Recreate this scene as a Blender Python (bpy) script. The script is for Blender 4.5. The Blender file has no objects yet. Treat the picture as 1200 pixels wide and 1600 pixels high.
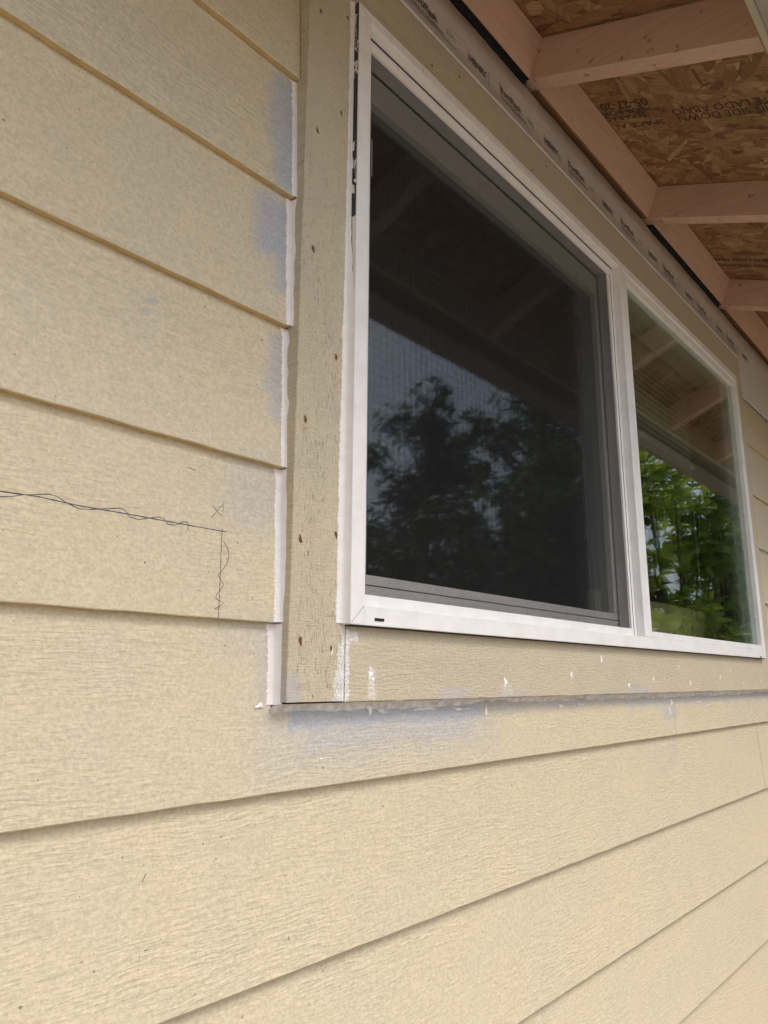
import bpy, bmesh, math, random
import numpy as np
from mathutils import Vector, Matrix

random.seed(7); rng = np.random.default_rng(11)
SC = bpy.context.scene
COL = SC.collection

# ------------------------------------------------------------------ camera
ZC = 1.55                      # eye height above the ground
DW = 0.6235                    # camera distance from the siding's drip edges
PITCH, YAW, ROLL, FPX = 0.222332, 0.849491, 0.006022, 1142.44
cy_, sy_, cp_, sp_ = math.cos(YAW), math.sin(YAW), math.cos(PITCH), math.sin(PITCH)
FW = Vector((sy_*cp_, cy_*cp_, sp_)); RT = Vector((cy_, -sy_, 0)); UP = RT.cross(FW)
RT, UP = (RT*math.cos(ROLL)+UP*math.sin(ROLL), UP*math.cos(ROLL)-RT*math.sin(ROLL))
CAM = Vector((0, -DW, ZC))
cam = bpy.data.cameras.new('camera'); camo = bpy.data.objects.new('camera', cam); COL.objects.link(camo)
cam.sensor_fit = 'VERTICAL'; cam.sensor_height = 36; cam.lens = 36*FPX/1600
cam.clip_start = 0.01; cam.clip_end = 2000
camo.matrix_world = Matrix(((RT.x, UP.x, -FW.x, CAM.x), (RT.y, UP.y, -FW.y, CAM.y), (RT.z, UP.z, -FW.z, CAM.z), (0, 0, 0, 1)))
SC.camera = camo

# ------------------------------------------------------------------ sky, sun, exposure
SUN_EL, SUN_AZ = math.radians(60), math.radians(170)      # azimuth from +y, clockwise
w = bpy.data.worlds.new('World'); SC.world = w; w.use_nodes = True
nt = w.node_tree; nt.nodes.clear()
sky = nt.nodes.new('ShaderNodeTexSky'); sky.sky_type = 'NISHITA'; sky.sun_disc = False
sky.sun_elevation = SUN_EL; sky.sun_rotation = SUN_AZ
sky.air_density = 1.0; sky.dust_density = 5.0; sky.ozone_density = 0.6
hs = nt.nodes.new('ShaderNodeHueSaturation'); hs.inputs['Saturation'].default_value = 0.95      # bright overcast: a whitish sky
bg = nt.nodes.new('ShaderNodeBackground'); bg.inputs['Strength'].default_value = 0.15
wo = nt.nodes.new('ShaderNodeOutputWorld')
nt.links.new(sky.outputs[0], hs.inputs['Color']); nt.links.new(hs.outputs[0], bg.inputs[0]); nt.links.new(bg.outputs[0], wo.inputs[0])
sl = bpy.data.lights.new('sun', 'SUN'); sl.energy = 1.3; sl.angle = math.radians(36); sl.color = (1, .985, .96)
so = bpy.data.objects.new('sun', sl); COL.objects.link(so)
sd = Vector((math.sin(SUN_AZ)*math.cos(SUN_EL), math.cos(SUN_AZ)*math.cos(SUN_EL), math.sin(SUN_EL)))
so.rotation_euler = (-sd).to_track_quat('-Z', 'Y').to_euler(); so.location = (5, -6, 8)
SC.view_settings.view_transform = 'Standard'; SC.view_settings.look = 'None'
SC.view_settings.gamma = 1; SC.view_settings.use_curve_mapping = False
SC.view_settings.exposure = 0.52

# ------------------------------------------------------------------ helpers
def P(px, py, y=0.0):
    """the point of the wall-parallel plane y seen at photo position px, py"""
    d = RT*((px-600)/FPX) - UP*((py-800)/FPX) + FW
    return CAM + d*((y+DW)/d.y)
def Z(z): return ZC+z
def Pplane(px, py, o, n):
    d = RT*((px-600)/FPX) - UP*((py-800)/FPX) + FW
    return CAM + d*((o-CAM).dot(n)/d.dot(n))
def link(name, me, mat=None, parent=None):
    o = bpy.data.objects.new(name, me); COL.objects.link(o)
    if mat is not None and me is not None: me.materials.append(mat)
    if parent is not None: o.parent = parent
    return o
def mesh(name, v, f, mat, parent=None, smooth=False):
    me = bpy.data.meshes.new(name); me.from_pydata([tuple(q) for q in v], [], f); me.update()
    if smooth: me.polygons.foreach_set('use_smooth', [True]*len(me.polygons))
    return link(name, me, mat, parent)
def boxdata(x0, x1, y0, y1, z0, z1, off=0):
    v = [(x0,y0,z0),(x1,y0,z0),(x1,y1,z0),(x0,y1,z0),(x0,y0,z1),(x1,y0,z1),(x1,y1,z1),(x0,y1,z1)]
    f = [(0,3,2,1),(4,5,6,7),(0,1,5,4),(1,2,6,5),(2,3,7,6),(3,0,4,7)]
    return v, [tuple(i+off for i in q) for q in f]
def box(name, x0, x1, y0, y1, z0, z1, mat, parent=None, bev=0.0, seg=2):
    v, f = boxdata(x0, x1, y0, y1, z0, z1)
    if bev <= 0: return mesh(name, v, f, mat, parent)
    bm = bmesh.new(); vs = [bm.verts.new(q) for q in v]
    for q in f: bm.faces.new([vs[i] for i in q])
    bmesh.ops.bevel(bm, geom=bm.edges[:], offset=bev, segments=seg, affect='EDGES', profile=.5)
    me = bpy.data.meshes.new(name); bm.to_mesh(me); bm.free()
    return link(name, me, mat, parent)
def boxes(name, L, mat, parent=None):
    v, f = [], []
    for b in L:
        a, c = boxdata(*b, off=len(v)); v += a; f += c
    return mesh(name, v, f, mat, parent)
def extrude_x(name, prof, x0, x1, mat, parent=None):
    n = len(prof); v = [(x0, y, z) for y, z in prof]+[(x1, y, z) for y, z in prof]
    f = [(i, (i+1) % n, n+(i+1) % n, n+i) for i in range(n)]+[tuple(range(n))[::-1], tuple(range(n, 2*n))]
    return mesh(name, v, f, mat, parent)
def thing(name, label, cat, loc=(0, 0, 0), group=None):
    o = bpy.data.objects.new(name, None); COL.objects.link(o); o.empty_display_size = .1
    o['label'] = label; o['category'] = cat
    if group: o['group'] = group
    return o
def fixn(o):
    bm = bmesh.new(); bm.from_mesh(o.data); bmesh.ops.recalc_face_normals(bm, faces=bm.faces); bm.to_mesh(o.data); bm.free()

class N:                                              # small node-graph writer
    def __init__(s, name):
        s.m = bpy.data.materials.new(name); s.m.use_nodes = True; s.t = s.m.node_tree; s.t.nodes.clear()
        s.out = s.t.nodes.new('ShaderNodeOutputMaterial')
        s.b = s.t.nodes.new('ShaderNodeBsdfPrincipled'); s.t.links.new(s.b.outputs[0], s.out.inputs[0])
    def n(s, ty, **k):
        q = s.t.nodes.new('ShaderNode'+ty)
        for a, b in k.items(): setattr(q, a, b)
        return q
    def l(s, a, b): s.t.links.new(a, b)
    def put(s, sock, v):
        if hasattr(v, 'is_output'): s.l(v, sock)
        else: sock.default_value = v
    def math(s, op, a, b=0.0, clamp=False):
        q = s.n('Math', operation=op); q.use_clamp = clamp; s.put(q.inputs[0], a); s.put(q.inputs[1], b); return q.outputs[0]
    def vm(s, op, a, b=(0, 0, 0)):
        q = s.n('VectorMath', operation=op); s.put(q.inputs[0], a); s.put(q.inputs[1], b)
        return q.outputs['Value'] if op in ('LENGTH', 'DISTANCE', 'DOT_PRODUCT') else q.outputs[0]
    def pos(s): return s.n('NewGeometry').outputs['Position']
    def sep(s, v):
        q = s.n('SeparateXYZ'); s.l(v, q.inputs[0]); return q.outputs
    def comb(s, x, y, z):
        q = s.n('CombineXYZ'); s.put(q.inputs[0], x); s.put(q.inputs[1], y); s.put(q.inputs[2], z); return q.outputs[0]
    def noise(s, vec, scale=1, detail=2, rough=.5, dist=0, col=False):
        q = s.n('TexNoise'); s.l(vec, q.inputs['Vector']); q.inputs['Scale'].default_value = scale
        q.inputs['Detail'].default_value = detail; q.inputs['Roughness'].default_value = rough; q.inputs['Distortion'].default_value = dist
        return q.outputs['Color' if col else 'Fac']
    def mr(s, v, a, b, c=0.0, d=1.0, smooth=False):
        q = s.n('MapRange'); q.interpolation_type = 'SMOOTHSTEP' if smooth else 'LINEAR'
        s.put(q.inputs[0], v); q.inputs[1].default_value = a; q.inputs[2].default_value = b
        s.put(q.inputs[3], c); s.put(q.inputs[4], d); return q.outputs[0]
    def mix(s, f, a, b, mode='MIX'):
        q = s.n('Mix', data_type='RGBA', blend_type=mode); s.put(q.inputs[0], f)
        for k, v in ((6, a), (7, b)): s.put(q.inputs[k], v if hasattr(v, 'is_output') or len(v) == 4 else (*v, 1))
        return q.outputs[2]
    def rnd(s): return s.n('ObjectInfo').outputs['Random']
    def bump(s, h, strength=.5, dist=.001, normal=None):
        q = s.n('Bump'); q.inputs['Strength'].default_value = strength; q.inputs['Distance'].default_value = dist
        s.l(h, q.inputs['Height'])
        if normal is not None: s.l(normal, q.inputs['Normal'])
        return q.outputs[0]
    def done(s, col, rough=.6, normal=None, spec=.4):
        s.put(s.b.inputs['Base Color'], col if hasattr(col, 'is_output') else (*col, 1))
        s.put(s.b.inputs['Roughness'], rough); s.b.inputs['Specular IOR Level'].default_value = spec
        if normal is not None: s.l(normal, s.b.inputs['Normal'])
        return s.m
    def softbox(s, p, x0, x1, z0, z1, soft):
        c = s.vm('SUBTRACT', p, ((x0+x1)/2, 0, (z0+z1)/2)); c = s.vm('ABSOLUTE', c)
        c = s.vm('SUBTRACT', c, (abs(x1-x0)/2, 99, abs(z1-z0)/2)); c = s.vm('MAXIMUM', c, (0, 0, 0))
        return s.mr(s.vm('LENGTH', c), 0, soft, 1, 0, True)

def simple(name, col, rough=.6, var=.12, scale=40, bump=0.0, bscale=300, spec=.4):
    g = N(name); p = g.pos(); n1 = g.noise(p, scale, 4)
    k = g.mr(n1, .3, .7, 1-var, 1+var)
    c = g.mix(1.0, col, g.comb(k, k, k), 'MULTIPLY')
    nm = g.bump(g.noise(p, bscale, 3), bump, .001) if bump else None
    return g.done(c, rough, nm, spec)

# ------------------------------------------------------------------ materials: siding with cedar-mill relief and spots of primer
PX = lambda a, b, y=0.0: P(a, b, y)
def pbox(xa, ya, xb, yb, y=0.0):
    a, b = PX(xa, ya, y), PX(xb, yb, y)
    return min(a.x, b.x), max(a.x, b.x), min(a.z, b.z), max(a.z, b.z)
SID_A, SID_B = (.63, .55, .385), (.60, .535, .395)
PRIMER = (.40, .435, .50)
def siding_material():
    g = N('painted_fibre_cement'); p = g.pos(); x, y, z = g.sep(p); r = g.rnd()
    off = g.math('MULTIPLY', r, 37.0)
    # relief: long wavy ridges, broken up, plus grit
    wv = g.noise(g.comb(g.math('MULTIPLY', x, 5.0), off, g.math('MULTIPLY', z, 9.0)), 1, 3)
    zz = g.math('ADD', g.math('MULTIPLY', z, 330.0), g.math('MULTIPLY', wv, 11.0))
    ridge = g.noise(g.comb(g.math('MULTIPLY', x, 42.0), off, zz), 1, 2.5, .55)
    area = g.mr(g.noise(g.comb(g.math('MULTIPLY', x, 4.0), off, g.math('MULTIPLY', z, 11.0)), 1, 1), .34, .62, .25, 1)
    ridge2 = g.math('MULTIPLY', g.math('SUBTRACT', ridge, .5), area)
    grit = g.noise(p, 330, 3, .65)
    grit2 = g.noise(g.comb(g.math('MULTIPLY', x, 200.0), off, g.math('MULTIPLY', z, 260.0)), 1, 2)
    h = g.math('ADD', g.math('MULTIPLY', ridge2, .00145), g.math('ADD', g.math('MULTIPLY', grit, .00050), g.math('MULTIPLY', grit2, .00050)))
    n = g.bump(h, 1.0, 1.0)
    # paint: two close tones, cloudy, and a fine speckle left by the relief
    cloud = g.noise(g.comb(x, off, z), 6.5, 4, .6)
    col = g.mix(g.mr(cloud, .35, .68), SID_A, SID_B)
    sp = g.mr(g.math('ADD', g.math('MULTIPLY', grit, .5), g.math('MULTIPLY', grit2, .5)), .38, .62, .88, 1.09)
    rg = g.mr(ridge2, -.2, .2, .93, 1.05); k = g.math('MULTIPLY', sp, rg)
    col = g.mix(1.0, col, g.comb(k, k, k), 'MULTIPLY')
    # spots of primer (grey film with its own ragged outline)
    nz = g.noise(p, 24, 3, .5, col=True); q = g.vm('SUBTRACT', nz, (.5, .5, .5)); 
    q2 = g.n('VectorMath', operation='SCALE'); g.l(q, q2.inputs[0]); q2.inputs[3].default_value = .026
    pp = g.vm('ADD', p, q2.outputs[0])
    spots = [ (pbox(452, 135, 475, 300), .020, .95), (pbox(440, 150, 475, 245), .018, .75), (pbox(425, 318, 462, 400), .022, .95), (pbox(442, 400, 462, 455), .014, .8),
              (pbox(440, 528, 460, 650), .014, .62), (pbox(236, 456, 240, 466), .001, .5), (pbox(231, 480, 235, 485), .001, .6), (pbox(424, 598, 432, 612), .006, .6),
              (pbox(395, 752, 440, 800), .035, .34), (pbox(420, 980, 440, 1090), .012, .4), (pbox(350, 985, 420, 1000), .02, .22),
              ((P(462, 1110).x, P(752, 1110).x, Z(-.052), Z(-.02)), .010, .9), ((P(490, 1120).x, P(735, 1120).x, Z(-.070), Z(-.02)), .022, .55), ((P(425, 1110).x, P(760, 1110).x, Z(-.080), Z(-.03)), .035, .28),
              ((P(760, 1100).x, P(985, 1100).x, Z(-.040), Z(-.02)), .012, .55), ((P(988, 1100).x, P(1095, 1100).x, Z(-.046), Z(-.02)), .010, .6), ((P(1040, 1110).x, P(1056, 1110).x, Z(-.075), Z(-.02)), .012, .5), ((P(1095, 1095).x, 2.6, Z(-.042), Z(-.02)), .016, .6), ((P(1050, 1160).x, P(1060, 1160).x, Z(-.17), Z(-.14)), .015, .18) ]
    acc = None
    for (x0, x1, z0, z1), so_, st in spots:
        m = g.math('MULTIPLY', g.softbox(pp, x0, x1, z0, z1, so_*1.5+.004), st)
        acc = m if acc is None else g.math('MAXIMUM', acc, m)
    thin = g.mr(g.noise(p, 300, 2), .3, .7, .75, 1.1)
    acc = g.math('MULTIPLY', acc, thin, True)
    # the film also sits thicker along the ridges
    pc = g.mix(1.0, PRIMER, g.comb(k, k, k), 'MULTIPLY')
    col = g.mix(acc, col, pc)
    # faint pale scuffs
    sc = g.mr(g.noise(g.comb(g.math('MULTIPLY', x, 9.0), off, g.math('MULTIPLY', z, 24.0)), 1, 5, .7), .66, .74, 0, .28)
    col = g.mix(sc, col, (.70, .64, .50))
    spk = g.mr(g.noise(p, 190, 1), .775, .80, 0, .8); col = g.mix(spk, col, (.16, .13, .10))
    rough = g.math('ADD', .52, g.math('MULTIPLY', acc, .2))
    return g.done(col, rough, n, .35)
M = {}
M['siding'] = siding_material()
M['drip'] = simple('bounce_lit_drip_edge', (.53, .395, .19), .6, .12, 60, .4, 300)  # warm bounced light on the board undersides, put into their colour
def trim_material(vertical):
    g = N('rough_sawn_trim'); p = g.pos(); x, y, z = g.sep(p)
    a, c = (z, x) if vertical else (x, z)
    wob = g.math('MULTIPLY', g.noise(g.comb(g.math('MULTIPLY', c, 30.0), 0.0, g.math('MULTIPLY', a, 7.0)), 1, 2), 5.0)
    u = g.math('ADD', g.math('MULTIPLY', c, 330.0), wob)
    fib = g.noise(g.comb(u, 0.0, g.math('MULTIPLY', a, 60.0)), 1, 3, .6)
    crack = g.noise(g.comb(g.math('ADD', g.math('MULTIPLY', c, 900.0), wob), 4.0, g.math('MULTIPLY', a, 75.0)), 1, 1.5)
    zone = g.mr(g.noise(g.comb(g.math('MULTIPLY', c, 45.0), 2.0, g.math('MULTIPLY', a, 6.0)), 1, 1), .4, .6, .0, 1)
    low = g.mr(z, ZC+.85, ZC+.35, .35, 1.0)
    ck = g.math('MULTIPLY', g.mr(crack, .38, .31, 0, 1), g.math('MULTIPLY', g.math('ADD', .25, zone), low if vertical else .18), True)
    saw = g.noise(g.comb(g.math('MULTIPLY', c, 70.0), 1.0, g.math('MULTIPLY', a, 640.0)), 1, 2)     # saw-blade ribs across the grain
    grit = g.noise(p, 420, 3, .6)
    h = g.math('ADD', g.math('MULTIPLY', fib, .0019), g.math('ADD', g.math('MULTIPLY', saw, .0009), g.math('MULTIPLY', grit, .0005)))
    n = g.bump(g.math('SUBTRACT', h, g.math('MULTIPLY', ck, .0010)), 1.0, 1.0)
    col = g.mix(g.mr(g.noise(p, 14, 4), .35, .65), (.575, .51, .37), (.54, .485, .37))
    k = g.mr(g.math('ADD', g.math('MULTIPLY', grit, .5), g.math('MULTIPLY', saw, .5)), .38, .62, .87, 1.1)
    col = g.mix(1.0, col, g.comb(k, k, k), 'MULTIPLY')
    col = g.mix(g.math('MULTIPLY', ck, .42), col, (.16, .13, .095))
    nz = g.noise(p, 130, 4, .7, col=True); q = g.vm('SUBTRACT', nz, (.5, .5, .5))
    q2 = g.n('VectorMath', operation='SCALE'); g.l(q, q2.inputs[0]); q2.inputs[3].default_value = .016
    pp = g.vm('ADD', p, q2.outputs[0])
    T = -.014
    if vertical:
        white = [(pbox(530, 1010, 545, 1095, T), .004, 1.0), (pbox(536, 965, 545, 1015, T), .004, .9), (pbox(524, 1050, 545, 1100, T), .004, .7)]
        grey = [(pbox(445, 1060, 462, 1100, T), .012, .75)]
    else:
        white = [(pbox(536, 985, 543, 1098, T), .004, 1.0), (pbox(540, 990, 557, 1000, T), .004, .9), (pbox(578, 1048, 584, 1088, T), .005, .7), (pbox(785, 1072, 800, 1090, T), .004, .25)]
        grey = [(pbox(690, 1079, 728, 1090, T), .007, .8), (pbox(780, 1083, 830, 1092, T), .006, .6), (pbox(985, 1075, 1015, 1086, T), .006, .75)]
    brk = g.mr(g.noise(p, 520, 2, .7), .42, .56)
    for L, cc in ((grey, (.46, .47, .50)), (white, (.82, .83, .85))):
        for (x0, x1, z0, z1), so_, st in L:
            m = g.math('MULTIPLY', g.softbox(pp, x0, x1, z0, z1, so_), st)
            m = g.math('MULTIPLY', m, g.math('ADD', .22, g.math('MULTIPLY', brk, .85)), True)
            col = g.mix(m, col, cc)
    return g.done(col, .7, n, .3)
M['trim_v'] = trim_material(True); M['trim_h'] = trim_material(False)
def vinyl_material():
    g = N('white_painted_frame'); p = g.pos(); x, y, z = g.sep(p)
    n1 = g.noise(p, 25, 5, .6); col = g.mix(g.mr(n1, .42, .70), (.85, .85, .845), (.775, .775, .765))
    sc = g.mr(g.noise(g.comb(g.math('MULTIPLY', x, 260.0), g.math('MULTIPLY', y, 260.0), g.math('MULTIPLY', z, 70.0)), 1, 2), .75, .79, 0, .8)
    col = g.mix(sc, col, (.22, .20, .19))
    n = g.bump(g.noise(p, 90, 3), .12, .001)
    return g.done(col, .38, n, .45)
M['vinyl'] = vinyl_material()
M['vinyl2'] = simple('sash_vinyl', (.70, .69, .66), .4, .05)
M['caulk'] = simple('white_caulk', (.84, .82, .81), .42, .05, 60, .25, 160)
M['caulk_grey'] = simple('smeared_caulk', (.66, .655, .655), .3, .25, 90, .7, 140)
M['dab'] = simple('caulk_dab', (.88, .88, .88), .35, .04, 60, .2, 400)
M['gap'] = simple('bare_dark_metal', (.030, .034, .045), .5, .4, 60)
M['hole'] = simple('rusty_hole', (.13, .060, .030), .8, .5, 600)
M['rim'] = simple('torn_paint_rim', (.40, .31, .20), .8, .3, 500)
M['pinhole'] = simple('dark_pinhole', (.05, .035, .025), .8, .2)
M['black'] = simple('black_slot', (.012, .012, .013), .6, .2)
M['pencil'] = simple('graphite', (.075, .08, .10), .45, .5, 500)
M['screen'] = simple('charcoal_fibreglass', (.016, .017, .019), .7, .2)
M['alu'] = simple('grey_plastic', (.36, .37, .38), .5, .1)
M['pinkwood'] = None
def wood(name, c1, c2, along='y', scale=1.0, dirt=.0):
    g = N(name); p = g.pos(); x, y, z = g.sep(p)
    mul = {'x': (6, 110, 110), 'y': (110, 6, 110), 'z': (110, 110, 6)}[along]
    v = g.vm('MULTIPLY', p, tuple(q*scale for q in mul))
    gr = g.noise(v, 1, 4, .55, .4)
    col = g.mix(g.mr(gr, .3, .7), c1, c2)
    bl = g.noise(p, 9, 5, .6); col = g.mix(g.mr(bl, .50, .75, 0, .35), col, tuple(q*.7 for q in c2))
    kn = g.mr(g.noise(p, 38, 3, .6), .65, .72, 0, dirt); col = g.mix(kn, col, (.10, .06, .04))
    n = g.bump(gr, .35, .001)
    return g.done(col, .7, n, .25)
M['pinkwood_y'] = wood('pink_primed_wood', (.69, .475, .375), (.60, .40, .305), 'y', 1, .6)
M['pinkwood_x'] = wood('pink_primed_wood_blocking', (.69, .475, .375), (.60, .40, .305), 'x', 1, .3)
M['brownwood'] = wood('bare_brown_wood', (.30, .17, .085), (.22, .12, .06), 'x', 1, .7)
M['notch_shade'] = simple('black_notch_shade', (.012, .011, .011), .9, .3)  # shade of the notches under the blocking, painted as black strips
M['fascia'] = simple('cream_fascia', (.66, .60, .47), .5, .05, 20, .1)
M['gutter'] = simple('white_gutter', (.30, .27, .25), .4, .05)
M['roofing'] = simple('dark_shingle', (.06, .055, .05), .9, .3, 60, .5)
M['sheath'] = simple('dark_sheathing', (.10, .075, .055), .9, .3, 20)
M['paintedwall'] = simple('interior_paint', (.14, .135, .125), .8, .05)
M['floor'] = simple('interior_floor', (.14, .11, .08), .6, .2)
M['blind'] = simple('blind_slat', (.50, .485, .45), .5, .05)
M['tanboard'] = simple('tan_board', (.66, .52, .25), .6, .1)
M['ink'] = simple('black_ink', (.09, .09, .095), .6, .4, 300)
M['inkfade'] = simple('faded_ink', (.13, .13, .13), .6, .4, 300)
M['stamp'] = simple('stamp_ink', (.07, .042, .024), .7, .6, 260)
def tape_material():
    g = N('flashing_membrane'); p = g.pos(); x, y, z = g.sep(p)
    c = g.mix(g.mr(g.noise(p, 9, 4), .35, .7), (.70, .685, .66), (.63, .61, .585))
    n = g.bump(g.noise(g.vm('MULTIPLY', p, (14, 14, 60)), 1, 4, .6, .8), .55, .004)
    n = g.bump(g.noise(p, 160, 2), .2, .001, n)
    return g.done(c, .42, n, .45)
M['tape'] = tape_material()
def osb_material():
    g = N('strand_board'); a = g.n('Attribute'); a.attribute_name = 'tone'
    p = g.pos(); t = g.sep(a.outputs['Vector'])
    rmp = g.n('ValToRGB'); g.l(t[0], rmp.inputs[0]); e = rmp.color_ramp.elements
    e[0].position = 0; e[0].color = (.18, .095, .048, 1); e[1].position = 1; e[1].color = (.52, .36, .20, 1)
    for q, c in ((.3, (.30, .17, .082, 1)), (.65, (.42, .26, .135, 1))):
        k = e.new(q); k.color = c
    ang = g.math('MULTIPLY', t[1], 3.14159)
    x, y, z = g.sep(p); ca = g.math('COSINE', ang); sa = g.math('SINE', ang)
    u = g.math('ADD', g.math('MULTIPLY', x, ca), g.math('MULTIPLY', y, sa)); v = g.math('SUBTRACT', g.math('MULTIPLY', y, ca), g.math('MULTIPLY', x, sa))
    gr = g.noise(g.comb(g.math('MULTIPLY', u, 14.0), g.math('MULTIPLY', t[2], 30.0), g.math('MULTIPLY', v, 260.0)), 1, 3)
    k = g.mr(gr, .3, .7, .72, 1.18)
    col = g.mix(1.0, rmp.outputs[0], g.comb(k, k, k), 'MULTIPLY')
    return g.done(col, .6, g.bump(gr, .4, .0008), .3)
M['osb'] = osb_material()
def glass_material(name, r0, tint, ro=0.0):
    g = N(name); g.t.nodes.remove(g.b)
    ge = g.n('NewGeometry'); c = g.math('ABSOLUTE', g.vm('DOT_PRODUCT', ge.outputs['Normal'], ge.outputs['Incoming']))
    f = g.math('POWER', g.math('SUBTRACT', 1.0, c), 5.0)
    f = g.math('ADD', r0, g.math('MULTIPLY', f, 1-r0), True)
    tr = g.n('BsdfTransparent'); tr.inputs[0].default_value = (*tint, 1)
    gl = g.n('BsdfGlossy'); gl.inputs['Roughness'].default_value = ro; gl.inputs['Color'].default_value = (1, 1, 1, 1)
    mx = g.n('MixShader'); g.l(f, mx.inputs[0]); g.l(tr.outputs[0], mx.inputs[1]); g.l(gl.outputs[0], mx.inputs[2])
    g.l(mx.outputs[0], g.out.inputs[0]); return g.m
M['glass_coated'] = glass_material('coated_sash_glass', .14, (.80, .84, .83), .03)
M['glass'] = glass_material('window_glass', .065, (.86, .90, .87))
def leaf_material(name, c1, c2, spec=.4, trans=.25):
    g = N(name); a = g.n('Attribute'); a.attribute_name = 'tone'; t = g.sep(a.outputs['Vector'])
    col = g.mix(t[0], c1, c2); g.done(col, .42, None, spec)
    tl = g.n('BsdfTranslucent'); g.l(g.mix(.5, col, (c2[0]*1.8, c2[1]*1.8, c2[2]*.8)), tl.inputs[0])
    mx = g.n('MixShader'); mx.inputs[0].default_value = trans
    g.l(g.b.outputs[0], mx.inputs[1]); g.l(tl.outputs[0], mx.inputs[2]); g.l(mx.outputs[0], g.out.inputs[0]); return g.m
M['leaf_near'] = leaf_material('broad_green_leaf', (.07, .12, .02), (.33, .41, .085), .45, .42)
M['leaf_dark'] = leaf_material('dark_evergreen_leaf', (.020, .045, .014), (.05, .085, .022))
M['leaf_mid'] = leaf_material('mid_green_leaf', (.035, .075, .014), (.09, .15, .03))
M['bark'] = simple('bark', (.10, .075, .055), .9, .3, 30, .6, 60)
def ground_material():
    g = N('bare_gravelly_yard'); p = g.pos(); a = g.noise(p, 1.2, 5); b = g.noise(p, 40, 4)
    c = g.mix(g.mr(a, .4, .6), (.30, .25, .19), (.38, .33, .26)); k = g.mr(b, .3, .7, .7, 1.3)
    return g.done(g.mix(1.0, c, g.comb(k, k, k), 'MULTIPLY'), .9, g.bump(b, .5, .02), .2)
M['ground'] = ground_material()

# ------------------------------------------------------------------ setting: ground, room behind the glass
go = mesh('ground', [(-400, -400, 0), (400, -400, 0), (400, 400, 0), (-400, 400, 0)], [(0, 1, 2, 3)], M['ground'])
go['kind'] = 'structure'
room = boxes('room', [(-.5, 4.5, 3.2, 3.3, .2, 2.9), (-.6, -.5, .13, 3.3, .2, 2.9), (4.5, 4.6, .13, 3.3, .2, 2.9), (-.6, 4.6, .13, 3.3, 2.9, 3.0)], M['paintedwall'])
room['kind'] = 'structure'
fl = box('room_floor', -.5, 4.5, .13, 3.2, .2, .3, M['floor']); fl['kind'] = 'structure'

# ------------------------------------------------------------------ the wall
EXPO = .1776; ZB0 = .0577; TH = .008
wall = thing('siding_wall', 'pale yellow lap siding wall with primer spots, pencil marks and beige window trim', 'wall')
XL, XR = -2.5, 5.6
FX0, FX1, FZ0, FZ1 = .621, 2.380, .0605, .944          # outer window frame
boxes('wall_sheathing', [(XL, XR, .019, .11, 0, Z(FZ0-.02)), (XL, FX0-.002, .019, .11, Z(FZ0-.02), Z(FZ1+.01)), (FX1+.002, XR, .019, .11, Z(FZ0-.02), Z(FZ1+.01)), (XL, XR, .019, .11, Z(FZ1+.01), Z(1.30)),
      (XL, XL+.1, .11, 4, 0, 3.6), (XR-.1, XR, .11, 4, 0, 3.6), (XL, XR, 4, 4.1, 0, 4.6)], M['sheath'], wall)
def face_y(zrel, k): return (zrel-(ZB0+EXPO*k))*(TH+.0006)/EXPO
def row_of(zrel): return math.floor((zrel-ZB0)/EXPO)
def board(k, pieces):
    """pieces: (x0, x1, z0, z1) of one tilted board, z relative to the eye; the lowest edge keeps its drip edge"""
    bm = bmesh.new(); zb = ZB0+EXPO*k
    for x0, x1, z0, z1 in pieces:
        n = max(2, int((x1-x0)/.03)); ring = []
        ph = random.random()*50
        for i in range(n+1):
            x = x0+(x1-x0)*i/n
            j = .00028*math.sin(x*61+ph)+.0002*math.sin(x*143+ph*2)+random.uniform(-.00018, .00018) if abs(z0-zb) < 1e-6 else 0
            yf = face_y(z0, k); yt = face_y(z1, k)
            e = .0006
            prof = [(yf+e*1.2, z0+j), (yf, z0+j+e*1.6), (yf+.25*(yt-yf), z0+.25*(z1-z0)), (yt, z1), (yt+TH, z1), (yf+TH, z0+j)]
            ring.append([bm.verts.new((x, y, Z(z))) for y, z in prof])
        for a, b in zip(ring, ring[1:]):
            for q in range(6): bm.faces.new((a[q], a[(q+1) % 6], b[(q+1) % 6], b[q]))
        bm.faces.new(ring[0][::-1]); bm.faces.new(ring[-1])
    bmesh.ops.recalc_face_normals(bm, faces=bm.faces)
    me = bpy.data.meshes.new('siding_board'); bm.to_mesh(me); bm.free()
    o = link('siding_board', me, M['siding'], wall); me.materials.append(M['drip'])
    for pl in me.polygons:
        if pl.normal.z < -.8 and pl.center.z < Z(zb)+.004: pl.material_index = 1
    return o
ends = {0: .5330, 1: .5345, 2: .5335, 3: .5350, 4: .5362, 5: .5355, 6: .5355}
rows = {}
TRB = -.0285                                             # lower edge of the trim
for k in range(-8, 6):
    zb = ZB0+EXPO*k; zt = zb+EXPO+.028
    if k >= 0:
        if zb > 1.1: continue
        zt = min(zt, 1.185)
        rows[k] = board(k, [(XL, ends[k], zb, zt)])
        if zb < .9: board(k, [(2.478, XR, zb, min(zt, .99))])
    elif k == -1:
        jx = P(1055, 1120).x
        rows[k] = board(k, [(XL, .5315, zb, zt), (.5315, jx-.0007, zb, TRB-.004)])
        board(k, [(jx+.0007, 2.480, zb, TRB-.004), (2.480, XR, zb, zt)])
    elif k == -2:
        rows[k] = board(k, [(XL, 2.33, zb, zt)]); board(k, [(2.332, XR, zb, zt)])
    else:
        jx = (-1.1, 3.4, 2.9)[k % 3]
        rows[k] = board(k, [(XL, jx, zb, zt)]); board(k, [(jx+.001, XR, zb, zt)])
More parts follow.
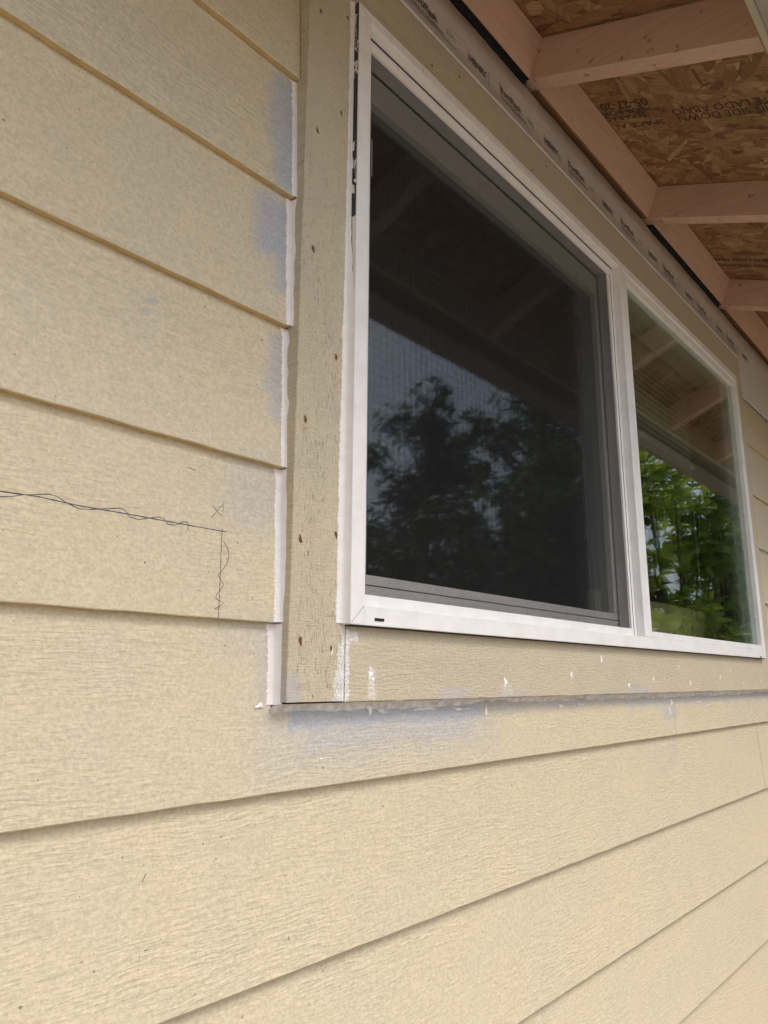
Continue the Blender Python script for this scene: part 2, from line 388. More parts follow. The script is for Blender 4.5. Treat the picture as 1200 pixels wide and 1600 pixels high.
# trim boards
TY = -.014
def trim(x0, x1, z0, z1, mat, label, wob=.0004):
    bm = bmesh.new(); vert = (z1-z0) > (x1-x0); L = (z1-z0) if vert else (x1-x0); n = int(L/.02); e = .0012; ring = []
    for i in range(n+1):
        t = i/n; ja, jb = random.uniform(-wob, wob), random.uniform(-wob, wob)
        if vert: a, b = x0+ja, x1+jb
        else: a, b = z0+ja, z1+jb
        prof = [(a, .0185), (a, TY+e), (a+e*.4, TY+e*.35), (a+e, TY), (b-e, TY), (b-e*.4, TY+e*.35), (b, TY+e), (b, .0185)]
        ring.append([bm.verts.new((u, y, Z(z0+L*t)) if vert else (x0+L*t, y, Z(u))) for u, y in prof])
    for a, b in zip(ring, ring[1:]):
        for q in range(8): bm.faces.new((a[q], a[(q+1) % 8], b[(q+1) % 8], b[q]))
    bm.faces.new(ring[0]); bm.faces.new(ring[-1][::-1]); bmesh.ops.recalc_face_normals(bm, faces=bm.faces)
    me = bpy.data.meshes.new('trim_board'); bm.to_mesh(me); bm.free()
    o = link('trim_board', me, mat, wall); o['label'] = label; return o
HT = 1.040
tl = trim(.5372, .6255, TRB+.0015, HT, M['trim_v'], 'upright beige trim board left of the window with brown nail holes')
tb = trim(.6262, 2.400, TRB, FZ0+.002, M['trim_h'], 'level beige trim board under the window with white caulk dabs')
th = trim(.6262, 2.400, FZ1-.002, HT, M['trim_h'], 'level tan trim board above the window')
trr = trim(2.4010, 2.4770, TRB, HT, M['trim_v'], 'narrow beige trim board right of the window')
# nail holes (a torn rim round a rusty pit), pinholes and dabs of caulk
def blob(name, c, rx, rz, h, mat, parent, y=TY, n=12, rough=.25, pit=None, tilt=0.0):
    v = [(c.x, y-h, c.z)]; f = []; ph = random.random()*9
    for ring, (s, hh) in enumerate(((.55, .85), (1.0, -.15))):
        for i in range(n):
            a = 2*math.pi*i/n; rr = s*(1+rough*math.sin(3*a+ph)*.6+rough*random.uniform(-.5, .5))
            dx, dz = rx*rr*math.cos(a), rz*rr*math.sin(a)
            dx, dz = dx*math.cos(tilt)-dz*math.sin(tilt), dx*math.sin(tilt)+dz*math.cos(tilt)
            v.append((c.x+dx, y-h*hh, c.z+dz))
    f += [(0, 1+i, 1+(i+1) % n) for i in range(n)] + [(1+i, 1+n+i, 1+n+(i+1) % n, 1+(i+1) % n) for i in range(n)]
    o = mesh(name, v, f, mat, parent, True); fixn(o); return o
for px, py, s in ((501, 18, 1), (543, 28, .9), (496, 204, 1.1), (533, 177, 1.05), (489, 389, 1.2), (525, 558, 1.15), (477, 655, 1.25), (525, 836, 1.2), (469, 842, 1.3), (469, 1001, 1.35), (517, 1013, .9)):
    c = P(px, py, TY); tt = random.uniform(.1, .35)
    h = blob('nail_hole', c, .0025*s, .0046*s, .00035, M['rim'], tl, rough=.4, tilt=tt)
    blob('pit', c+Vector((.0002, 0, 0)), .0018*s, .0037*s, .00025, M['hole'], h, y=TY-.00035, rough=.35, tilt=tt)
for px, py in ((675, 102), (718, 120), (831, 266), (853, 260), (966, 395), (971, 384), (1062, 494), (1148, 568)):
    blob('nail_hole', P(px, py, TY), .0022, .0026, .0003, M['pinhole'], th)
for px, py, s in ((790, 1066, 1.5), (893, 1055, 1.3), (940, 1031, 1.2), (983, 1071, 1.3), (1021, 1062, 1.1), (1060, 1042, 1.0), (1079, 1068, 1.1), (1125, 1059, 1.1), (1141, 1048, .8), (1162, 1067, .8), (1189, 1065, .8), (579, 1055, 1.2), (582, 1063, .8)):
    c = P(px, py, TY); q = blob('caulk_dab', c, .0030*s, .0042*s, .0012, M['dab'], tb, rough=.55, tilt=random.uniform(-.4, .4))
    if s > 1: blob('caulk_dab', c+Vector((random.uniform(-.004, .004), 0, random.uniform(.002, .007))), .0016*s, .0022*s, .0008, M['dab'], tb, rough=.6)
blob('caulk_dab', P(519, 1019, TY), .0015, .004, .0007, M['dab'], tl, rough=.5)
# caulk beads between siding ends and the trim
def strip(name, samples, mat, parent):
    """samples: rings of equal length along the bead"""
    n = len(samples[0]); v = [q for r in samples for q in r]
    f = [(i*n+j, i*n+j+1, (i+1)*n+j+1, (i+1)*n+j) for i in range(len(samples)-1) for j in range(n-1)]
    o = mesh(name, v, f, mat, parent, True); fixn(o); return o
class Wig:
    def __init__(s, step): s.step = step; s.a = rng.uniform(-1, 1, 4000)
    def __call__(s, t): 
        t = t/s.step+500; i = int(math.floor(t)); q = t-i; q = q*q*(3-2*q); return s.a[i % 4000]*(1-q)+s.a[(i+1) % 4000]*q
for k in range(-1, 4):
    z0 = (ZB0+EXPO*k if k >= 0 else TRB-.002)+.0008; z1 = ZB0+EXPO*(k+1)-.0008
    xe = ends.get(k, .5315); w1, w2, w3 = Wig(.0013), Wig(.012), Wig(.04); R_ = []
    n = int((z1-z0)/.0007)
    for i in range(n+1):
        z = z0+(z1-z0)*i/n; yf = face_y(z, k)
        comb = .0011*w1(z)+.0007*w2(z); top = max(0, 1-(z1-z)/.012); sw = .0006*w3(z)
        xl = xe-.0052+comb-(.0025*top)
        R_.append([(xl, yf-.00005, Z(z)), (xl+.0010, yf-.00055-.0003*w1(z+.3), Z(z)), (xe-.0010+sw, yf-.0011-.0002*w1(z+.9), Z(z)), (xe+.0006+sw, yf-.0014, Z(z)), (xe+.0016+sw, yf-.0012, Z(z)), (xe+.0026, yf-.0016, Z(z)), (.5380, min(yf-.005, -.0045)-.0014, Z(z))])
    strip('caulk_bead', R_, M['caulk'], wall)
# bead along the frame's left edge
w1, w2, w3 = Wig(.0012), Wig(.011), Wig(.07); R_ = []
z0, z1 = FZ0+.001, FZ1+.004; n = int((z1-z0)/.0009)
for i in range(n+1):
    z = z0+(z1-z0)*i/n
    up = min(1, max(0, (z-.25)/.5)); wide = .0090-.0040*up+.0010*w3(z)
    cl_ = min(1, max(0, (.60-z+.04*w3(z+9)+.02*w2(z+4))/.10))
    xl = .6185-wide+.0011*w1(z)+.0009*w2(z)
    R_.append([(xl, TY-.00005, Z(z)), (xl+.0012, TY-.0005-.0003*w1(z+.4), Z(z)), (.6185-wide*.45, TY-.0011-.0002*w1(z+.2), Z(z)), (.6165, TY-.0022, Z(z)), (.6182, TY-.0036, Z(z)), (.6192+.001*cl_, TY-.0040-.0050*cl_, Z(z)), (.6196+.0014*cl_, TY-.0030-.0085*cl_, Z(z))])
strip('caulk_bead', R_, M['caulk'], wall)
# smeared bead under the lower trim
w1, w2, w3 = Wig(.016), Wig(.045), Wig(.16); R_ = []
x0, x1 = .5300, 2.50; n = int((x1-x0)/.0025)
for i in range(n+1):
    x = x0+(x1-x0)*i/n; zt = TRB-.0004; yf = face_y(TRB-.012, -1)
    dz = .0085+.0022*w2(x)+.0016*w1(x)+.002*w3(x)
    R_.append([(x, yf-.0001, Z(zt-dz)), (x, yf-.0010-.0004*w1(x+3), Z(zt-dz*.8)), (x, yf-.0018-.0007*w2(x+5), Z(zt-dz*.45)), (x, yf-.0034-.0006*w1(x+7), Z(zt-dz*.2)), (x, min(yf-.006, TY+.004), Z(zt))])
strip('caulk_bead', R_, M['caulk_grey'], wall)
for px, py, sx, sz in ((577, 1107, 2.2, 2.6), (598, 1110, 4.5, 1.5), (432, 1103, 2.2, 2), (405, 1103, 2.4, 1.4), (758, 1110, 1.2, 3.6), (875, 1103, 3, 1.2), (905, 1101, 6, 1.3), (1048, 1098, 3, 3), (1046, 1112, 1.2, 4), (498, 1186, 1.4, .7), (660, 1108, 10, .9), (720, 1108, 9, .9), (1090, 1097, 9, 1.1)):
    c = P(px, py, .004); k = row_of(c.z-ZC)
    blob('caulk_smear', c, .0022*sx, .0022*sz, .0013 if sx < 5 else .0008, M['caulk_grey'] if sx > 3 else M['caulk'], wall, y=face_y(c.z-ZC, k)-(.0012 if py < 1112 else 0), rough=.5)
# pencil marks: thin ribbons of graphite lying on the boards
def on_face(px, py):
    y = .004
    for _ in range(4):
        c = P(px, py, y); y = face_y(c.z-ZC, row_of(c.z-ZC))
    return Vector((c.x, y-.00012, c.z))
def ribbon(pts, wd, parent):
    q = [on_face(*a) for a in pts]; d = []
    for a, b in zip(q, q[1:]):
        m = max(1, int((b-a).length/.004))
        d += [a.lerp(b, i/m) for i in range(m)]
    d.append(q[-1]); v, f = [], []
    for i, c in enumerate(d):
        t = (d[min(i+1, len(d)-1)]-d[max(i-1, 0)]).normalized(); nn = Vector((-t.z, 0, t.x)); ww = wd*random.uniform(.6, 1.15)
        for s in (-1, 1):
            u = c+nn*ww*s*.5; v.append((u.x, u.y, u.z))
    for i in range(len(d)-1): f.append((2*i, 2*i+1, 2*i+3, 2*i+2))
    return mesh('pencil_mark', v, f, M['pencil'], parent)
def zz(a): return [(x*.4, 600+y*.4) for x, y in a]
b0 = rows[0]
ribbon(zz([(-5, 418), (150, 440), (300, 474), (500, 508), (700, 545), (884, 578)]), .0012, b0)
ribbon(zz([(-5, 440), (40, 440), (90, 433), (190, 430), (225, 440), (262, 466), (310, 488), (360, 490), (420, 487), (470, 485), (490, 495), (505, 518), (540, 530), (580, 524), (620, 519), (640, 525), (655, 548), (685, 552), (715, 538), (733, 540), (736, 572)]), .0009, b0)
ribbon(zz([(868, 565), (864, 640), (860, 740), (857, 830), (852, 915)]), .0009, b0)
ribbon(zz([(872, 612), (888, 640), (894, 670), (885, 705), (862, 735), (853, 748), (862, 765), (874, 783), (862, 803), (845, 822), (843, 838), (858, 848), (873, 854), (860, 868), (838, 878), (852, 880)]), .0009, b0)
ribbon(zz([(830, 475), (848, 498), (866, 516)]), .0008, b0); ribbon(zz([(862, 478), (845, 500), (826, 520)]), .0008, b0); ribbon(zz([(862, 482), (873, 466), (870, 498)]), .0007, b0)
ribbon(zz([(728, 326), (748, 330), (766, 338)]), .0008, b0)
ribbon([(222, 1378), (228, 1365)], .0007, rows[-2])

# ------------------------------------------------------------------ the window
win = thing('sliding_window', 'white framed sliding window with insect screen on its left half', 'window')
FY = -.026; LY = -.008
XP0, XP1 = 1.494, 1.5325                                # middle post
V = M['vinyl']
box('jamb', FX0, .645, FY, .09, Z(FZ0), Z(FZ1), V, win, .0012)
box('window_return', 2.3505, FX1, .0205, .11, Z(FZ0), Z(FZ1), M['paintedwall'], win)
box('jamb', 2.350, FX1, FY, .020, Z(FZ0), Z(FZ1), V, win, .0012)
box('head_rail', .6453, 2.3497, FY+.0004, .09, Z(.926), Z(FZ1), V, win, .0010)
sill = box('sill_rail', .6453, 2.3497, FY+.0004, .09, Z(FZ0), Z(.0842), V, win, .0010)
box('centre_post', XP0, XP1, FY+.0008, .012, Z(.0846), Z(.9257), V, win, .0015)
# tracks of the left half: a lip set back behind the frame
lip = [('track_lip', .6455, .6655, LY, .018, .0846, .9257), ('track_lip', 1.470, 1.4937, LY, .018, .0846, .9257), ('track_lip', .6657, 1.4698, LY+.0004, .018, .9064, .9257), ('track_lip', .6657, 1.4698, LY+.0004, .010, .0846, .1002)]
for nme, a, b, c, d, e, f_ in lip: box(nme, a, b, c, d, Z(e), Z(f_), V, win, .0008)
box('groove', .648, 1.492, LY-.0012, LY, Z(.9235), Z(.9256), M['gap'], win)
box('groove', 1.4785, 1.4800, LY-.0006, LY, Z(.0848), Z(.9060), M['gap'], win)
# glazing beads of the right half
box('glazing_bead', XP1+.0003, 2.3497, -.0222, .010, Z(.904), Z(.9257), V, win, .0012)
box('glazing_bead', XP1+.0003, 2.3497, -.0222, .010, Z(.0850), Z(.0975), V, win, .0012)
box('glass_pane', XP1+.0004, 2.3496, -.0140, -.0110, Z(.0977), Z(.9038), M['glass'], win)
box('glass_pane', XP1+.0004, 2.3496, .0000, .0030, Z(.0977), Z(.9038), M['glass'], win)
# bare dark flank of the frame with flakes of old paint, black strip below for rubber seal and frame shadow
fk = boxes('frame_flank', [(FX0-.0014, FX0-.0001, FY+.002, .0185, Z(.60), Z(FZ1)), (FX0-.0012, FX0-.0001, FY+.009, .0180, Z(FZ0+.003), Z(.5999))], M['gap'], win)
for i in range(46):
    t = random.random(); zc = .60+.34*t; hz = random.uniform(.003, .012); yc = random.uniform(-.0235, -.016)
    if .66 < zc < .82 and random.random() < .8: continue
    v = [(FX0-.0017, yc+random.uniform(-.004, .004), Z(zc-hz*random.uniform(.4, 1))) for _ in range(2)]+[(FX0-.0017, yc+random.uniform(-.004, .004), Z(zc+hz*random.uniform(.4, 1))) for _ in range(2)]
    v[0], v[1] = sorted(v[:2], key=lambda q: q[1]); v[3], v[2] = sorted(v[2:], key=lambda q: q[1])
    mesh('paint_flake', v+[(q[0]+.0003, q[1], q[2]) for q in v], [(0, 1, 2, 3), (7, 6, 5, 4), (0, 4, 5, 1), (2, 6, 7, 3), (1, 5, 6, 2), (3, 7, 4, 0)], M['caulk'], fk)
box('gasket_and_shadow', FX0+.004, FX1-.002, FY+.0035, TY-.0002, Z(FZ0-.0016), Z(FZ0-.0001), M['black'], win)  # rubber strip, its black also painting the shadow under the proud frame
for xa, za, xb, zb_ in ((FX0+.002, FZ0+.002, .6445, .0838), (FX1-.002, FZ0+.002, 2.351, .0838), (FX0+.002, FZ1-.002, .6445, .9265)):
    dd = Vector((zb_-za, 0, -(xb-xa))).normalized()*.00022
    mesh('mitre_seam', [(xa-dd.x, FY-.0002, Z(za)-dd.z), (xa+dd.x, FY-.0002, Z(za)+dd.z), (xb+dd.x, FY-.0002, Z(zb_)+dd.z), (xb-dd.x, FY-.0002, Z(zb_)-dd.z)], [(0, 1, 2, 3)], M['gap'], win)
for px, py, hw in ((593, 968.5, .0085), (1189, 1026.5, .006)):
    c = P(px, py, FY); box('weep_slot', c.x-hw, c.x+hw, FY-.0003, FY+.003, c.z-.0018, c.z+.0018, M['black'], sill)
# sliding sash behind the screen
SY = .020
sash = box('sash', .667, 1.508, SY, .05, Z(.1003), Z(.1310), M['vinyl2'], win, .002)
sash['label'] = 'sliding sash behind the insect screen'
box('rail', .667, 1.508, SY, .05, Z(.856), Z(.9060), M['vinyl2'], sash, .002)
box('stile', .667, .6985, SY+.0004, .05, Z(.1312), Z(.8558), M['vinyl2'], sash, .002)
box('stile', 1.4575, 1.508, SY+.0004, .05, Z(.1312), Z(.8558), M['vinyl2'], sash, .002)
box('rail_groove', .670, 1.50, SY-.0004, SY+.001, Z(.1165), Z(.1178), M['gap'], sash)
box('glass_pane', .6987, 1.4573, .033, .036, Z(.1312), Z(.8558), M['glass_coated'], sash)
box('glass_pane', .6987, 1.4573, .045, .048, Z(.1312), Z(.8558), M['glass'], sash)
box('pull_tab', .672, .676, -.0035, .000, Z(.70), Z(.762), M['alu'], win, .0015)
# insect screen: every thread of the weave, one fine cloth
SX0, SX1, SZ0, SZ1, SCY = .6657, 1.4698, .1003, .9063, -.0035
v, f = [], []; pitch = .00150; th_ = .00021
nx = int((SX1-SX0)/pitch); nzv = int((SZ1-SZ0)/pitch)
for i in range(nx):
    x = SX0+(i+.5)*pitch; a, b = boxdata(x-th_/2, x+th_/2, SCY, SCY+th_, Z(SZ0), Z(SZ1), len(v)); v += a; f += b
for i in range(nzv):
    z = SZ0+(i+.5)*pitch; a, b = boxdata(SX0, SX1, SCY-th_*.7, SCY+th_*.3, Z(z-th_/2), Z(z+th_/2), len(v)); v += a; f += b
scr = mesh('insect_screen', v, f, M['screen'], win); scr['kind'] = 'stuff'

# ------------------------------------------------------------------ behind the right pane: raised blind, its wand and a tan board
bl = thing('window_blind', 'raised slatted blind hanging inside behind the right window pane', 'blind')
box('head_rail', 1.57, 2.36, .10, .135, Z(.90), Z(.94), M['blind'], bl, .002)
for i in range(13):
    z = .880-.0185*i
    extrude_x('slat', [(.108, Z(z)), (.116, Z(z+.021)), (.1168, Z(z+.0208)), (.1088, Z(z-.0002))], 1.575, 2.30, M['blind'], bl)
box('bottom_rail', 1.575, 2.30, .10, .13, Z(.640), Z(.654), M['blind'], bl, .002)
pw = P(1063, 700, .11); pw2 = P(1080, 935, .11)
box('wand', pw.x-.0022, pw.x+.0022, .086, .090, pw2.z, pw.z+.05, M['blind'], bl, .001)
tbd = box('board', 1.60, 2.9, .13, .15, Z(-.3), Z(.203), M['tanboard'], None, .002)
tbd.name = 'tan_board'; tbd['label'] = 'low tan board standing inside behind the right window pane'; tbd['category'] = 'board'

# ------------------------------------------------------------------ flashing tape above the window
tape = thing('flashing_tape', 'grey-white printed flashing tape stuck along the wall above the window', 'tape')
wt, wl = Wig(.09), Wig(.05); R_ = []
xs = np.arange(-.4, 4.6, .02)
for x in xs:
    zt = 1.172+.0018*wt(x); s = .0008*wl(x); e = x < 2.478
    zb = HT-.0010 if e else .930+.002*wt(x+3)
    y0 = TY-.0016 if e else .0005
    R_.append([(x, y0+.001, Z(zb)), (x, y0, Z(zb+.0006)), (x, y0-.0002, Z(zb+.0085)), (x, (y0 if e else 0)+.004*(1 if e else 0)+s, Z(max(zb+.014, HT+.013))), (x, -.0075+s, Z(1.09)), (x, -.0065-s, Z(1.13)), (x, -.0045+s, Z(zt)), (x, -.0030+s, Z(zt+.0008)), (x, .010, Z(zt+.0005))])
tp = strip('membrane', R_, M['tape'], tape)
FONT = bpy.data.fonts.load('<builtin>') if '<builtin>' in bpy.data.fonts else None
def text(name, body, size, origin, right, up, mat, parent, bold=0.0, squeeze=1.0, skip=None):
    cu = bpy.data.curves.new(name, 'FONT'); cu.body = body; cu.size = size; cu.offset = bold; cu.resolution_u = 2; cu.align_x = 'LEFT'
    o = bpy.data.objects.new(name, cu); COL.objects.link(o)
    bpy.context.view_layer.update()
    me = bpy.data.meshes.new_from_object(o.evaluated_get(bpy.context.evaluated_depsgraph_get()))
    bpy.data.objects.remove(o); bpy.data.curves.remove(cu)
    r, u = right.normalized(), up.normalized(); nn = r.cross(u)
    for vv in me.vertices: vv.co = origin+r*vv.co.x*squeeze+u*vv.co.y
    me.name = name; me.update(); return link(name, me, mat, parent)
X_, Z_ = Vector((1, 0, 0)), Vector((0, .05, 1)).normalized()
def tape_y(z): return -.0100-.0012 if z < 1.09 else -.0090
x = P(648, 14, -.009).x-.012; i = 0
while x < 2.55:
    zt = Z(1.083)
    a = text('printed_lettering', 'FortiFlash', .0215, Vector((x, -.0098, zt)), X_, Z_, M['ink'], tape, .0006, .86)
    text('printed_lettering', 'Waterproof Flashing Membrane', .0088, Vector((x, -.0106, Z(1.071))), X_, Z_, M['ink'], tape, .0002, .8)
    text('printed_lettering', '25XL', .0150, Vector((x+.098, -.0100, zt)), X_, Z_, M['inkfade'], tape, 0, .8)
    text('printed_lettering', 'HENRY', .0205, Vector((x+.168, -.0100, Z(1.078))), X_, Z_, M['ink'], tape, .0007, .82)
    for q in ((x-.003, x-.0022, 1.068, 1.104), (x-.003, x+.125, 1.0672, 1.068), (x+.163, x+.1638, 1.074, 1.098), (x+.229, x+.2298, 1.066, 1.098)):
        box('printed_rule', q[0], q[1], -.0103, -.0099, Z(q[2]), Z(q[3]), M['inkfade'], tape)
    x += .272

# ------------------------------------------------------------------ the eave
eave = thing('roof_eave', 'open roof eave with pink-primed rafters, blocking and strand board sheathing', 'eave')
SL = .42; sa = math.atan(SL)
A = Vector((0, -.0115, Z(1.19)))                           # lower outer corner of the blocking
dr = Vector((0, -math.cos(sa), -math.sin(sa)))             # down the roof, outwards
up = Vector((0, -math.sin(sa), math.cos(sa)))              # square to the roof
RD = .0875
def roofbox(name, x0, x1, s0, s1, h0, h1, mat, parent=eave, bev=.0015):
    o = box(name, x0, x1, s0, s1, h0, h1, mat, parent, bev)
    for vv in o.data.vertices:
        c = vv.co.copy(); q = Vector((c.x, 0, 0))+A+dr*c.y+up*c.z; vv.co = q
    fixn(o); return o
RX = [1.138+.6096*i for i in range(-5, 8)]
SF = (.427-.0115)/math.cos(sa)
for i, x in enumerate(RX):
    roofbox('rafter', x, x+.038, -3.0, SF-.002, 0, RD, M['pinkwood_y'])
    if i < len(RX)-1:
        roofbox('blocking', x+.0385, RX[i+1]-.0005, -.038, 0, .0015, RD-.001, M['pinkwood_x'])
        roofbox('blocking_edge', x+.0390, RX[i+1]-.001, -.0375, -.0008, -.0025, .0012, M['brownwood'] if i % 2 == 1 else M['notch_shade'])
        if i % 2 == 0: roofbox('notch_shade_strip', x+.039, RX[i+1]-.002, -.030, -.006, -.012, -.0026, M['notch_shade'], bev=0)
mesh('wall_top_plate', *boxdata(XL, XR, .012, .11, Z(1.165), Z(1.178)), M['brownwood'], eave)
# sheathing panels of pressed strands, each strand a chip of its own
H0 = RD+.0012
seam = Pplane(1001, 20, A+up*H0, up).x
def osb(x0, x1, s0, s1, n, loc):
    pan = roofbox('sheathing_panel', x0, x1, s0, s1, H0+.0008, H0+.012, M['osb'], bev=0)
    a = pan.data.attributes.new('tone', 'FLOAT_VECTOR', 'POINT'); a.data.foreach_set('vector', np.tile([.25, .4, .2], len(pan.data.vertices)).astype(np.float32))
    v, f, t = [], [], []
    for i in range(n):
        L = random.uniform(.03, .13)*random.choice((.5, 1, 1.3)); W = random.uniform(.005, .034)
        th = random.gauss(math.pi/2 if random.random() < .65 else 0, .65)
        cx, cs = random.uniform(*loc[0]), random.uniform(*loc[1]); h = H0+.0008-random.uniform(.00005, .0014)
        tone = min(1, max(0, random.gauss(.42, .21))); ca, sn = math.cos(th), math.sin(th)
        out = [(-L/2, -W/2*random.uniform(.3, 1)), (-L/2*random.uniform(.1, .7), -W/2), (L/2*random.uniform(.3, .9), -W/2*random.uniform(.7, 1)), (L/2, W/2*random.uniform(-.2, .9)), (L/2*random.uniform(-.2, .8), W/2), (-L/2*random.uniform(.5, 1), W/2*random.uniform(.4, 1))]
        tl_ = random.uniform(-.006, .006); off = len(v)
        for (p, q) in out:
            xx = cx+p*ca-q*sn; ss = cs+p*sn+q*ca; xx = min(max(xx, x0), x1); ss = min(max(ss, s0), s1)
            c = Vector((xx, 0, 0))+A+dr*ss+up*(h+q*tl_); v.append(c); t.append((tone, th/math.pi, random.random()*0+i*.37 % 1))
        f.append(tuple(range(off, off+6)))
    o = mesh('strand_chips', v, f, M['osb'], pan); o['kind'] = 'stuff'
    a = o.data.attributes.new('tone', 'FLOAT_VECTOR', 'POINT'); a.data.foreach_set('vector', np.array(t, np.float32).ravel())
    for pl in o.data.polygons:
        if pl.normal.dot(up) > 0: pl.flip()
    return pan
osb(XL, seam-.001, -3.1, SF+.03, 1100, ((.3, seam), (-.05, SF)))
osb(seam+.001, 2.30, -3.1, SF+.03, 4200, ((seam, 2.3), (-.05, SF)))
osb(2.302, XR, -3.1, SF+.03, 1400, ((2.3, 3.6), (-.05, SF)))
pan2 = [o for o in eave.children if o.name.startswith('sheathing_panel')][1]
def stamp(body, px, py, size, bold=.0004, sq=1.0):
    o = Pplane(px, py, A+up*(H0-.0012), up)
    return text('stamped_lettering', body, size, o, -dr, Vector((1, 0, 0)), M['stamp'], pan2, bold, sq)
stamp('05-27-20', 1008, 153, .037, .0008, .85)
stamp('LOS BORDES', 1006, 167, .0225, .0003, 1.15)
stamp('SEPARADOS', 1008, 176, .0225, .0003, 1.15)
stamp('SPACE ALL', 1037, 186, .0250, .0003, 1.2)
stamp('ESTE LADO ABAJO', 1224, 148, .033, .0002, .85)
stamp('THIS SIDE DOWN', 1224, 161, .033, .0002, .85)
stamp('ESTE LADO ABAJO', 1200, 405, .025, .0004, .85)
stamp('THIS SIDE DOWN', 1200, 414, .025, .0004, .85)
fz = 1.0157
box('fascia_board', XL, XR, -.447, -.427, Z(fz), Z(fz+.135), M['fascia'], eave, .002)
extrude_x('gutter', [(-.4505, Z(.960)), (-.535, Z(.955)), (-.560, Z(1.06)), (-.566, Z(1.06)), (-.541, Z(.950)), (-.4505, Z(.954)), ], XL, XR, M['gutter'], eave)
extrude_x('gutter', [(-.4500, Z(.953)), (-.4482, Z(.953)), (-.4482, Z(1.09)), (-.4500, Z(1.09))], XL, XR, M['gutter'], eave)
roofbox('shingles', XL-.1, XR+.1, -4.6, SF+.08, H0+.0125, H0+.03, M['roofing'], bev=0)

# ------------------------------------------------------------------ shrubs and trees that the panes mirror
def leaves_mesh(name, pts, dirs, L, W, mat, parent, curl=.15):
    """one folded leaf (8 triangles) at each point, growing along dirs"""
    n = len(pts); nr = rng.normal(size=(n, 3)); nr[:, 2] += 1.2
    d = dirs/np.linalg.norm(dirs, axis=1)[:, None]
    s = np.cross(d, nr); s /= np.linalg.norm(s, axis=1)[:, None]; u = np.cross(s, d)
    L = (L*rng.uniform(.65, 1.15, n))[:, None]; W = (W*rng.uniform(.7, 1.2, n))[:, None]
    tpl = [(0, 0, 0), (.3, -.42, .05), (.3, .42, .05), (.3, 0, 0), (.68, -.45, .03), (.68, .45, .03), (.68, 0, -.05), (1, 0, -.14)]
    V = np.stack([pts+d*L*a+s*W*b+u*L*c*(1 if abs(c) > 0 else 0) for a, b, c in tpl], 1).reshape(-1, 3)
    F0 = np.array([(0, 1, 3), (0, 3, 2), (1, 4, 6), (1, 6, 3), (3, 6, 5), (3, 5, 2), (4, 7, 6), (6, 7, 5)])
    F = (F0[None]+(np.arange(n)*8)[:, None, None]).reshape(-1, 3)
    me = bpy.data.meshes.new(name); me.vertices.add(len(V)); me.vertices.foreach_set('co', V.astype(np.float32).ravel())
    me.loops.add(F.size); me.loops.foreach_set('vertex_index', F.astype(np.int32).ravel())
    me.polygons.add(len(F)); me.polygons.foreach_set('loop_start', np.arange(0, F.size, 3, dtype=np.int32))
    me.update(calc_edges=True); me.validate()
    t = np.repeat(np.clip(rng.normal(.5, .28, n), 0, 1), 8); at = me.attributes.new('tone', 'FLOAT_VECTOR', 'POINT')
    at.data.foreach_set('vector', np.stack([t, t, t], 1).astype(np.float32).ravel())
    return link(name, me, mat, parent)
def limb(v, f, a, b, r0, r1, n=6):
    a, b = Vector(a), Vector(b); t = (b-a).normalized(); s = t.orthogonal().normalized(); q = t.cross(s); o = len(v)
    for c, r in ((a, r0), (b, r1)):
        for i in range(n): v.append(c+(s*math.cos(2*math.pi*i/n)+q*math.sin(2*math.pi*i/n))*r)
    f.extend([(o+i, o+(i+1) % n, o+n+(i+1) % n, o+n+i) for i in range(n)])
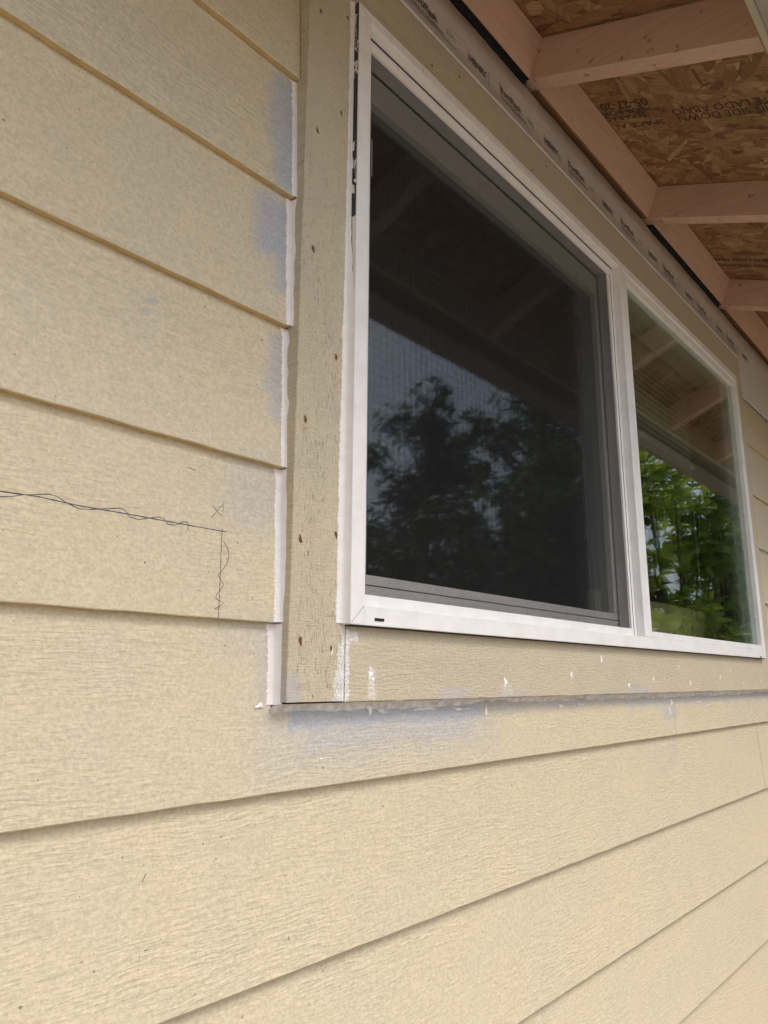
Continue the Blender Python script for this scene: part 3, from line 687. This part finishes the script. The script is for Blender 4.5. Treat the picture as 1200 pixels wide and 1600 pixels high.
def plant(name, label, cat, base, clumps, L, W, whorl, mat, per, group=None, stem=.02):
    """clumps: (centre, radius, whorl count); every whorl sits on a twig from the stem"""
    root = thing(name, label, cat, group=group); v, f = [], []; P_, D_ = [], []
    base = Vector(base); tip0 = Vector((base.x, base.y, max(c[0][2] for c in clumps)))
    if cat == 'tree': limb(v, f, base, tip0, stem, stem*.25, 8)
    for c, r, m in clumps:
        c = Vector(c); mid = base.lerp(c, .55)+Vector((random.uniform(-.1, .1), random.uniform(-.1, .1), .1))
        if cat == 'tree': q0 = base.lerp(tip0, max(.15, min(.9, (c.z-.9)/tip0.z))); limb(v, f, q0, c, stem*.3, stem*.12)
        else: limb(v, f, base, mid, stem, stem*.6); limb(v, f, mid, c, stem*.6, stem*.35)
        for _ in range(m):
            q = rng.normal(size=3); q /= np.linalg.norm(q); q *= r*rng.uniform(.35, 1.05); q[2] *= .8
            tip = np.array(c)+q
            if random.random() < .5: limb(v, f, c+(Vector(q)*.3), Vector(tip), stem*.22, stem*.12, 4)
            ax = q/np.linalg.norm(q)+np.array([0, 0, .7]); ax /= np.linalg.norm(ax)
            s = np.cross(ax, rng.normal(size=3)); s /= np.linalg.norm(s); t = np.cross(ax, s)
            for j in range(whorl):
                a = 2*math.pi*(j+random.random()*.5)/whorl
                d = (s*math.cos(a)+t*math.sin(a))*1.0+ax*rng.uniform(-.1, .6)
                P_.append(tip+rng.normal(size=3)*per); D_.append(d)
    mesh('trunk', v, f, M['bark'], root, True)
    leaves_mesh('crown', np.array(P_), np.array(D_), L, W, mat, root)
    return root
def cl(x, y, z, sx, sy, sz, n, r, m):
    return [((x+random.uniform(-sx, sx), y+random.uniform(-sy, sy), z+random.uniform(-sz, sz)), r*random.uniform(.7, 1.2), m) for _ in range(n)]
plant('leafy_shrub', 'bright green broad-leaved shrub mirrored in the right window pane', 'shrub', (5.3, -1.2, 0),
      cl(5.2, -1.15, Z(1.0), .6, .25, .4, 13, .22, 9)+cl(5.9, -1.05, Z(.75), .6, .25, .5, 22, .24, 14)+cl(6.3, -1.0, Z(.8), .45, .2, .45, 10, .26, 16)+cl(5.3, -1.25, Z(.05), .9, .35, .5, 11, .28, 11), .12, .042, 7, M['leaf_near'], .004)
plant('leafy_shrub', 'dark dense evergreen shrub mirrored low in the screened left pane', 'shrub', (4.2, -2.6, 0),
      cl(4.2, -2.5, Z(.40), 1.2, .5, .55, 28, .36, 32)+cl(4.1, -2.5, Z(-.5), 1.3, .5, .5, 12, .4, 22), .11, .04, 6, M['leaf_dark'], .004)
plant('tall_shrub', 'tall dark rhododendron-like shrub reaching the eave in the mirrored view', 'shrub', (6.0, -2.4, 0),
      cl(6.0, -2.4, Z(1.25), .9, .4, .75, 26, .38, 30)+cl(6.2, -2.4, Z(.2), 1.0, .4, .6, 14, .4, 26), .13, .045, 7, M['leaf_mid'], .004, stem=.035)
plant('evergreen_tree', 'thin tall tree against pale sky mirrored in the screened left pane', 'tree', (9.6, -6.8, 0),
      cl(9.6, -6.8, 5.0, .8, .7, 1.7, 22, .5, 34)+cl(9.4, -6.6, 2.6, 2.1, .8, 1.3, 34, .65, 40), .14, .05, 6, M['leaf_dark'], .02, stem=.09)
plant('evergreen_tree', 'broad dark tree mirrored behind the tall shrub', 'tree', (12.6, -6.2, 0),
      cl(12.6, -6.2, 5.0, 1.7, 1.0, 2.2, 34, .7, 46)+cl(12.4, -6.0, 2.2, 1.8, 1, 1.0, 14, .7, 40), .16, .06, 6, M['leaf_mid'], .02, stem=.11)
